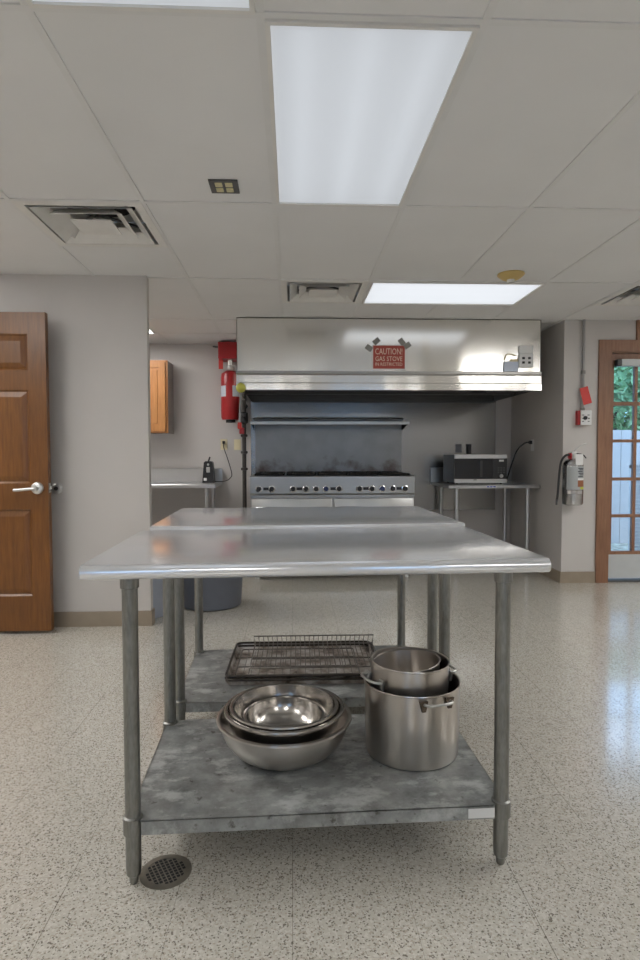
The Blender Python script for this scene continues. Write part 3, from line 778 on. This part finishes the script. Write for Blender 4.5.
w, d, h0, h1 = .515, .44, .012, .292
MB().rbox((0, .02, h0), (w, d, h1), .004).build('case', plain('dark_grey_case', (.10, .10, .105), .35, .6), t)
f = MB(); f.rbox((0, -.012, h0), (w, .02, h0 + .042), .004); f.rbox((0, -.012, h1 - .04), (w, .02, h1), .004)
f.build('front_trim', 'frontsteel', t)
dr = MB().rbox((0.0, -.010, h0 + .042), (.375, .019, h1 - .04), .002).build('door', 'dglass', t)
MB().box((.25, -.0125, h0 + .06), (.272, -.0095, h1 - .06)).build('handle_recess', 'black', dr)
MB().box((.185, -.0135, h0 + .029), (.215, -.0115, h0 + .037)).build('badge', 'darkgrey', dr)
pn = MB().rbox((.376, -.010, h0 + .042), (w, .019, h1 - .04), .002).build('control_panel', 'black', t)
MB().box((.435, -.0118, h1 - .070), (.482, -.0098, h1 - .052)).build('display', 'paper', pn)
MB().lathe([(0, .018), (.016, .018), (.019, .002)], (.458, -.010, h0 + .07), 20, mat=Matrix.Rotation(PI / 2, 4, 'X')).build('dial', 'satin', pn, 40)
for r_ in range(3):
    for q in range(3): MB().box((.422 + q * .028, -.0112, h0 + .10 + r_ * .022), (.438 + q * .028, -.0098, h0 + .110 + r_ * .022)).build('button', 'darkgrey', pn)
for x in (.04, w - .04):
    for y in (.05, d - .05): MB().lathe([(0, 0), (.012, 0), (.012, .0125), (0, .0125)], (x, y, 0), 12).build('foot', 'rubber', t, 40)
o = MB().tube(smooth_path([(2.358, 5.90, 1.262), (2.30, 5.90, 1.255), (2.23, 5.92, 1.18), (2.18, 5.94, 1.03), (2.15, 5.96, .91), (2.135, 6.0, .875), (2.118, 6.12, .885)], 7), .007, 8).build('power_cord', 'black', t, 60, -t.location)
o = MB().rbox((2.343, 5.882, 1.245), (2.3715, 5.918, 1.28), .005).build('power_plug', 'black', t, None, -t.location)
t = thing('wall_socket_box', 'small black box on the steel backsplash just above the microwave', 'electrical box', (1.905, 6.4715, 1.20))
MB().rbox((-.022, -.03, -.05), (.022, 0, .05), .004).build('box', 'black', t)
MB().box((-.028, -.006, -.056), (.028, 0, .056)).build('plate', 'darkgrey', t)
o = MB().rbox((1.760, 6.458, 1.165), (1.825, 6.4715, 1.255), .004).build('grey_block', plain('flat_grey', (.20, .20, .21), .5), None); tag(o, 'small plain grey block on the steel backsplash, left of the black box', 'electrical box')  # small flat grey block on the backsplash

# ------------------------------------------------------------------ fire extinguisher on the right wall
t = thing('fire_extinguisher', 'silver fire extinguisher with hose hanging on the wall left of the glazed door', 'fire extinguisher', (2.432, WRY - .093, .705))
c_ = MB().lathe([(0, .006), (.07, .0), (.082, .006), (.086, .02), (.086, .335), (.080, .365), (.06, .39), (.03, .402), (0, .402)], seg=40).build('cylinder', 'ext', t, 40)
MB().lathe([(.0865, .135), (.0870, .135), (.0870, .335), (.0865, .335)], (0, 0, 0), 20, math.radians(-150), math.radians(-30)).build('label', plain('pale_label', (.38, .40, .40), .5), c_, 40)
def onc(z0, z1, a0, a1, mat, nm): MB().lathe([(.0872, z0), (.0876, z0), (.0876, z1), (.0872, z1)], (0, 0, 0), 10, math.radians(a0), math.radians(a1)).build(nm, mat, c_, 40)
onc(.160, .215, -88, -40, 'brown_lab', 'label_picture'); onc(.138, .157, -72, -40, 'yellow_lab', 'label_strip'); onc(.217, .233, -88, -40, 'paper', 'label_strip')
for q, (a, b, c2) in enumerate(((-86, -45, .318), (-80, -48, .305), (-88, -52, .290), (-84, -44, .276), (-78, -46, .262), (-86, -50, .247))): onc(c2 - .004, c2 + .004, a, b, 'ink', 'label_line')
onc(.10, .128, -150, -30, 'chrome', 'band')
hd = MB(); hd.lathe([(.022, .40), (.022, .44), (.016, .445), (.016, .455), (0, .455)], seg=16); hd.rbox((-.02, -.02, .43), (.03, .02, .46), .005)
hd.build('valve_head', 'satin', t, 40)
m_ = MB(); m_.tube(smooth_path([(.0, 0, .455), (.02, -.01, .485), (.07, -.02, .52), (.105, -.02, .53)], 4), .006, 8); m_.build('carry_handle', 'satin', t, 50)
m_ = MB(); m_.tube(smooth_path([(.02, -.02, .445), (.07, -.03, .435), (.10, -.03, .405)], 4), .005, 8); m_.build('trigger_lever', 'black', t, 50)
lab(MB().rbox((-.042, -.025, .40), (-.02, .02, .45), .006).build('collar_cap', 'red', t), 'red collar cap')
MB().tube(smooth_path([(-.03, -.01, .435), (-.08, -.02, .425), (-.12, -.03, .37), (-.135, -.03, .25), (-.145, -.03, .10), (-.152, -.03, .045)], 6), .010, 10).build('hose', 'rubber', t, 60)
MB().tube([(-.152, -.03, .05), (-.155, -.03, .0)], [.011, .008], 10).build('nozzle', 'darkgrey', t, 50)
tg = MB().box((-.022, -.095, .345), (.042, -.092, .44), ).build('inspection_tag', 'paper', t)
MB().box((-.03, .07, .25), (.03, .0925, .33)).build('wall_bracket', 'darkgrey', t)

# pull station, conduit, tag
t = thing('fire_pull_station', 'red and white pull station on the wall above the fire extinguisher', 'fire alarm', (2.548, WRY, 1.40))
MB().rbox((-.058, -.05, 0), (.045, -.0005, .125), .004).build('back_box', 'red', t)
MB().rbox((-.038, -.064, -.002), (.058, -.05, .126), .004).build('cover', 'white', t)
MB().lathe([(0, .012), (.016, .012), (.018, 0)], (.0, -.064, .06), 16, mat=Matrix.Rotation(PI / 2, 4, 'X')).build('knob', 'black', t, 40)
for x, z, w_, h_ in ((-.02, .085, .02, .006), (.028, .085, .02, .006), (-.02, .055, .012, .008), (.032, .055, .012, .012), (.03, .03, .016, .006), (-.02, .03, .016, .006)):
    MB().box((x - w_ / 2, -.066, z - h_ / 2), (x + w_ / 2, -.0635, z + h_ / 2)).build('marking', 'ink', t)
t = thing('conduit', 'thin grey conduit running down the wall from ceiling to pull station', 'conduit', (2.545, WRY - .02, 1.527))
MB().tube([(0, 0, 0), (0, 0, H - 1.53)], .012, 12).build('tube', plain('painted_conduit', (.34, .33, .32), .5), t, 50)
for z in (.01, .335): MB().lathe([(.012, -.016), (.019, -.014), (.019, .014), (.012, .016)], (0, 0, z), 12).build('coupling', 'tapegrey', t, 40)
t = thing('safety_tag', 'red tag hanging tilted on the conduit above the pull station', 'tag', (2.54, WRY - .045, 1.65))
m_ = MB(); m_.box((-.038, -.002, -.075), (.038, 0, .075), Matrix.Rotation(math.radians(-16), 4, 'Y') @ Matrix.Translation((.018, 0, 0))); m_.build('card', 'redcloth', t)
MB().tube([(0, .0, .06), (-.0, .02, .085)], .002, 6).build('tie', 'satin', t)

# ------------------------------------------------------------------ glazed door, right
CY = WRY - .022
m_ = MB(); m_.box((2.688, CY, 0), (2.800, WRY, 2.145)); m_.box((2.800, CY, 2.042), (DX1, WRY, 2.145)); m_.box((DX1, CY, 0), (DX1 + .11, WRY, 2.145)); 
m_.box((2.798, WRY - .002, 0), (2.806, WRY + .10, 2.045)); m_.box((DX1 - .006, WRY - .002, 0), (DX1 + .002, WRY + .10, 2.045)); m_.box((2.8, WRY - .002, 2.035), (DX1, WRY + .10, 2.045))
struct(m_.build('trim_3', 'casing'))
struct(MB().box((3.022, CY, 2.145), (3.13, WRY, H)).build('trim_4', 'casing'))
LY = WRY + .02
dx0, dx1 = 2.807, DX1 - .007
cols = 4; st = .036; mt = .027
pw = (dx1 - dx0 - 2 * st - (cols - 1) * mt) / cols
zr = [(.275, .578), (.606, .908), (.936, 1.248), (1.275, 1.575), (1.607, 1.93)]
m_ = MB(); m_.box((dx0, LY, .246), (dx0 + st, LY + .045, 2.03)); m_.box((dx1 - st, LY, .246), (dx1, LY + .045, 2.03)); m_.box((dx0 + st, LY, 1.93), (dx1 - st, LY + .045, 2.03)); m_.box((dx0 + st, LY, .246), (dx1 - st, LY + .045, .275))
for a, b in zip(zr, zr[1:]): m_.box((dx0 + st, LY + .006, a[1]), (dx1 - st, LY + .039, b[0]))
for k in range(1, cols):
    x = dx0 + st + k * pw + (k - 1) * mt
    for a in zr: m_.box((x, LY + .006, a[0]), (x + mt, LY + .039, a[1]))
D1 = struct(m_.build('door_1', 'casing'))
for k in range(cols):
    x = dx0 + st + k * (pw + mt)
    for a in zr: MB().box((x, LY + .020, a[0]), (x + pw, LY + .024, a[1])).build('pane', 'glass', D1)
lab(MB().box((dx0, LY - .004, .030), (dx1, LY + .045, .246)).build('kick_plate', 'doorgrey', D1), 'grey kick plate')
struct(MB().box((DX0, WRY - .01, 0), (DX1, WRY + .14, .016)).build('trim_5', 'darkgrey'))
t = thing('door_closer', 'grey door closer box across the head of the glazed door', 'door closer', (2.86, LY - .006, 1.915))
MB().rbox((.022, -.055, 0), (.62, -.001, .062), .006).build('housing', 'doorgrey', t)
MB().rbox((-.02, -.052, .0), (.022, -.001, .060), .004).build('end_cap', 'black', t)

# ------------------------------------------------------------------ brown panel door, left
t = thing('panel_door', 'brown wooden six-panel door standing open against the left wall', 'door', (-2.465, 3.90, 0), 0)
DW, DH, DT = .915, 2.04, .044
m_ = MB()
stl = .112; pans = [(.245, .80), (.965, 1.555), (1.68, 1.905)]
xsp = [(stl, DW / 2 - .055), (DW / 2 + .055, DW - stl)]
b0 = .02
m_.box((0, 0, b0), (stl, DT, DH)); m_.box((DW - stl, 0, b0), (DW, DT, DH)); m_.box((DW / 2 - .055, 0, b0), (DW / 2 + .055, DT, DH))
for x0, x1 in xsp:
    zz = [b0] + [z for p in pans for z in p] + [DH]
    for k in range(0, len(zz), 2): m_.box((x0, 0, zz[k]), (x1, DT, zz[k + 1]))
m_.build('leaf', 'door', t)
for x0, x1 in xsp:
    for a, b in pans:
        p = MB(); p.box((x0, .012, a), (x1, DT - .012, b))
        for sgn, y0 in ((1, .0), (-1, DT)):
            e, g = .012, .045
            Y = lambda dd: y0 + sgn * dd
            O = [(x0, Y(.001), a), (x1, Y(.001), a), (x1, Y(.001), b), (x0, Y(.001), b)]
            I = [(x0 + e, Y(.0115), a + e), (x1 - e, Y(.0115), a + e), (x1 - e, Y(.0115), b - e), (x0 + e, Y(.0115), b - e)]
            J = [(x0 + g, Y(.003), a + g), (x1 - g, Y(.003), a + g), (x1 - g, Y(.003), b - g), (x0 + g, Y(.003), b - g)]
            for k in range(4):
                p.quad(O[k], O[(k + 1) % 4], I[(k + 1) % 4], I[k]); p.quad(I[k], I[(k + 1) % 4], J[(k + 1) % 4], J[k])
            p.quad(*J)
        p.build('raised_panel', 'door', t)
RX = Matrix.Rotation(PI / 2, 4, 'X')
for side in (0, 1):
    k = MB(); yb = 0 if side == 0 else DT; sg = -1 if side == 0 else 1
    Rm = RX if side == 0 else Matrix.Rotation(-PI / 2, 4, 'X')
    k.lathe([(0, .014), (.030, .014), (.037, .008), (.039, 0)], (DW - .068, yb, .935), 28, mat=Rm)
    k.tube([(DW - .068, yb, .935), (DW - .068, yb + sg * .05, .935)], .012, 12)
    k.tube(smooth_path([(DW - .068, yb + sg * .048, .935), (DW - .10, yb + sg * .052, .932), (DW - .175, yb + sg * .050, .925), (DW - .195, yb + sg * .045, .925)], 4), .0095, 10)
    k.build('lever_handle', 'satin', t, 45)
MB().box((DW - .0005, .008, .905), (DW + .002, .036, .965)).build('latch_plate', 'satin', t)
MB().box((DW, .014, .927), (DW + .012, .030, .945)).build('latch_bolt', 'satin', t)
for z in (.25, 1.0, 1.80): MB().tube([(-.006, DT + .004, z - .045), (-.006, DT + .004, z + .045)], .007, 8).build('hinge', 'satin', t, 40)
t = thing('door_stop', 'small round metal wall stop on the left wall behind the brown door handle', 'door stop', (-1.553, WLY, .925))
MB().lathe([(0, .03), (.025, .03), (.034, .022), (.036, .0), (0, 0)], (0, 0, 0), 24, mat=RX).build('cup', 'satin', t, 40)
MB().lathe([(0, .034), (.012, .034), (.014, .030)], (0, 0, 0), 24, mat=RX).build('rubber_pad', 'rubber', t, 40)

# ------------------------------------------------------------------ bin and tub
t = thing('trash_can', 'round dark grey-blue plastic bin on the floor behind the left table legs', 'bin', (-.62, 4.60, 0))
MB().lathe([(0, .002), (.205, .002), (.222, .012), (.262, .66), (.275, .665), (.275, .69), (.262, .69), (.255, .66), (.215, .02), (0, .02)], seg=48).build('body', 'bin', t, 40)
for s in (-1, 1): MB().rbox((s * .285 - .02, -.06, .58), (s * .285 + .02, .06, .61), .008).build('handle', 'bin', t)
t = thing('storage_tub', 'pale blue-grey plastic tub tucked beside the partition end', 'tub', (-1.04, 4.36, 0), math.radians(59))
m_ = MB(); P0 = [(-.16, -.14, .002), (.15, -.14, .002), (.15, .14, .002), (-.16, .14, .002)]; P1 = [(-.17, -.15, .47), (.16, -.15, .47), (.16, .15, .47), (-.17, .15, .47)]
m_.quad(*P0[::-1])
for k in range(4): m_.quad(P0[k], P0[(k + 1) % 4], P1[(k + 1) % 4], P1[k])
m_.build('body', 'tub', t)
MB().rbox((-.18, -.16, .465), (.17, .16, .495), .008).build('lid', 'tub', t)

# ------------------------------------------------------------------ outside the glazed door
o = MB().box((1.5, 5.40, -.30), (16, 22, -.10)).build('ground', 'ground'); struct(o)
t = thing('board_fence', 'white board fence outside, seen through the glazed door', 'fence', (5.2, 8.2, -.10))
for k in range(44):
    x = -2.6 + k * .14; MB().box((x, 0, .0), (x + .134, .022, 1.57 + (.01 if k % 3 else 0))).build('board', 'fence', t)
for z in (.3, 1.3): MB().box((-2.6, .023, z), (3.6, .06, z + .09)).build('rail', 'fence', t)
t = thing('louvred_panel', 'white louvred panel outside behind the right-hand door panes', 'louvre panel', (3.98, 6.9, -.10))
for z in [q * .045 for q in range(2, 24)]: 
    MB().box((0, -.012, z), (.9, .012, z + .034), Matrix.Rotation(0, 4, 'X')).build('slat', 'fence', t)
MB().box((-.03, -.02, 0), (0, .02, 1.12)).box((.9, -.02, 0), (.93, .02, 1.12)).box((-.03, -.02, 1.08), (.93, .02, 1.12)).build('frame', 'fence', t)
def tree(label, loc, h, r, mat, n):
    t = thing('tree', label, 'tree', loc, 0, 'trees beyond the fence')
    MB().tube(smooth_path([(0, 0, 0), (.05, .02, h * .3), (-.05, 0, h * .6), (0, 0, h * .85)], 3), [.14 - .009 * k for k in range(10)], 10).build('trunk', 'bark', t, 60)
    m_ = MB()
    for _ in range(n):
        u = random.uniform(0, 2 * PI); v = math.acos(random.uniform(-1, 1)); rr = r * random.uniform(.35, 1) ** .6
        p = Vector((rr * math.sin(v) * math.cos(u), rr * math.sin(v) * math.sin(u), h * .62 + rr * .65 * math.cos(v)))
        s = random.uniform(.05, .10); R = Matrix.Rotation(random.uniform(0, 6.3), 3, Vector((random.uniform(-1, 1), random.uniform(-1, 1), random.uniform(-1, 1))).normalized())
        m_.quad(*[p + R @ Vector(q) for q in ((-s, 0, 0), (0, -s * .5, .01), (s, 0, 0), (0, s * .5, .01))])
    c = m_.build('crown', mat, t); c['kind'] = 'stuff'
tree('dense green tree beyond the white fence, left door pane', (5.75, 10.5, -.1), 3.1, 1.6, 'leaf', 9000)
tree('yellow-green tree beyond the white fence, farther right', (9.4, 10.4, -.1), 3.2, 1.6, 'leaf2', 3600)
tree('broad green tree farthest back beyond the fence', (8.4, 15.2, -.1), 4.2, 2.4, 'leaf', 6000)

# ------------------------------------------------------------------ world, camera, view
w = bpy.data.worlds.new('World'); S.world = w; w.use_nodes = True
bg = w.node_tree.nodes['Background']; bg.inputs[0].default_value = (.34, .62, 1, 1); bg.inputs[1].default_value = 4.4
sun = bpy.data.lights.new('sun', 'SUN'); sun.energy = .8; sun.angle = .05; sun.color = (1, .95, .85)
so = bpy.data.objects.new('sun', sun); COL.objects.link(so); so.rotation_euler = (math.radians(35), math.radians(15), 0)

f, pitch, yaw, roll = 603.66, -.0415, .0451, -.0019
cyw, syw, cp, sp = math.cos(yaw), math.sin(yaw), math.cos(pitch), math.sin(pitch)
fw = Vector((syw * cp, cyw * cp, sp)); rt = Vector((cyw, -syw, 0)); up = rt.cross(fw)
r2 = math.cos(roll) * rt + math.sin(roll) * up; u2 = -math.sin(roll) * rt + math.cos(roll) * up
cam = bpy.data.cameras.new('camera'); cam.sensor_fit = 'VERTICAL'; cam.sensor_height = 36; cam.lens = f / 960 * 36; cam.clip_start = .05
co = bpy.data.objects.new('camera', cam); COL.objects.link(co)
mw = Matrix.Identity(4)
for i in range(3): mw[i][0] = r2[i]; mw[i][1] = u2[i]; mw[i][2] = -fw[i]
mw[0][3], mw[1][3], mw[2][3] = 0, 0, 1.142
co.matrix_world = mw
S.camera = co
vs = S.view_settings; vs.view_transform = 'Standard'; vs.look = 'None'; vs.gamma = 1; vs.exposure = 0
vs.use_curve_mapping = False
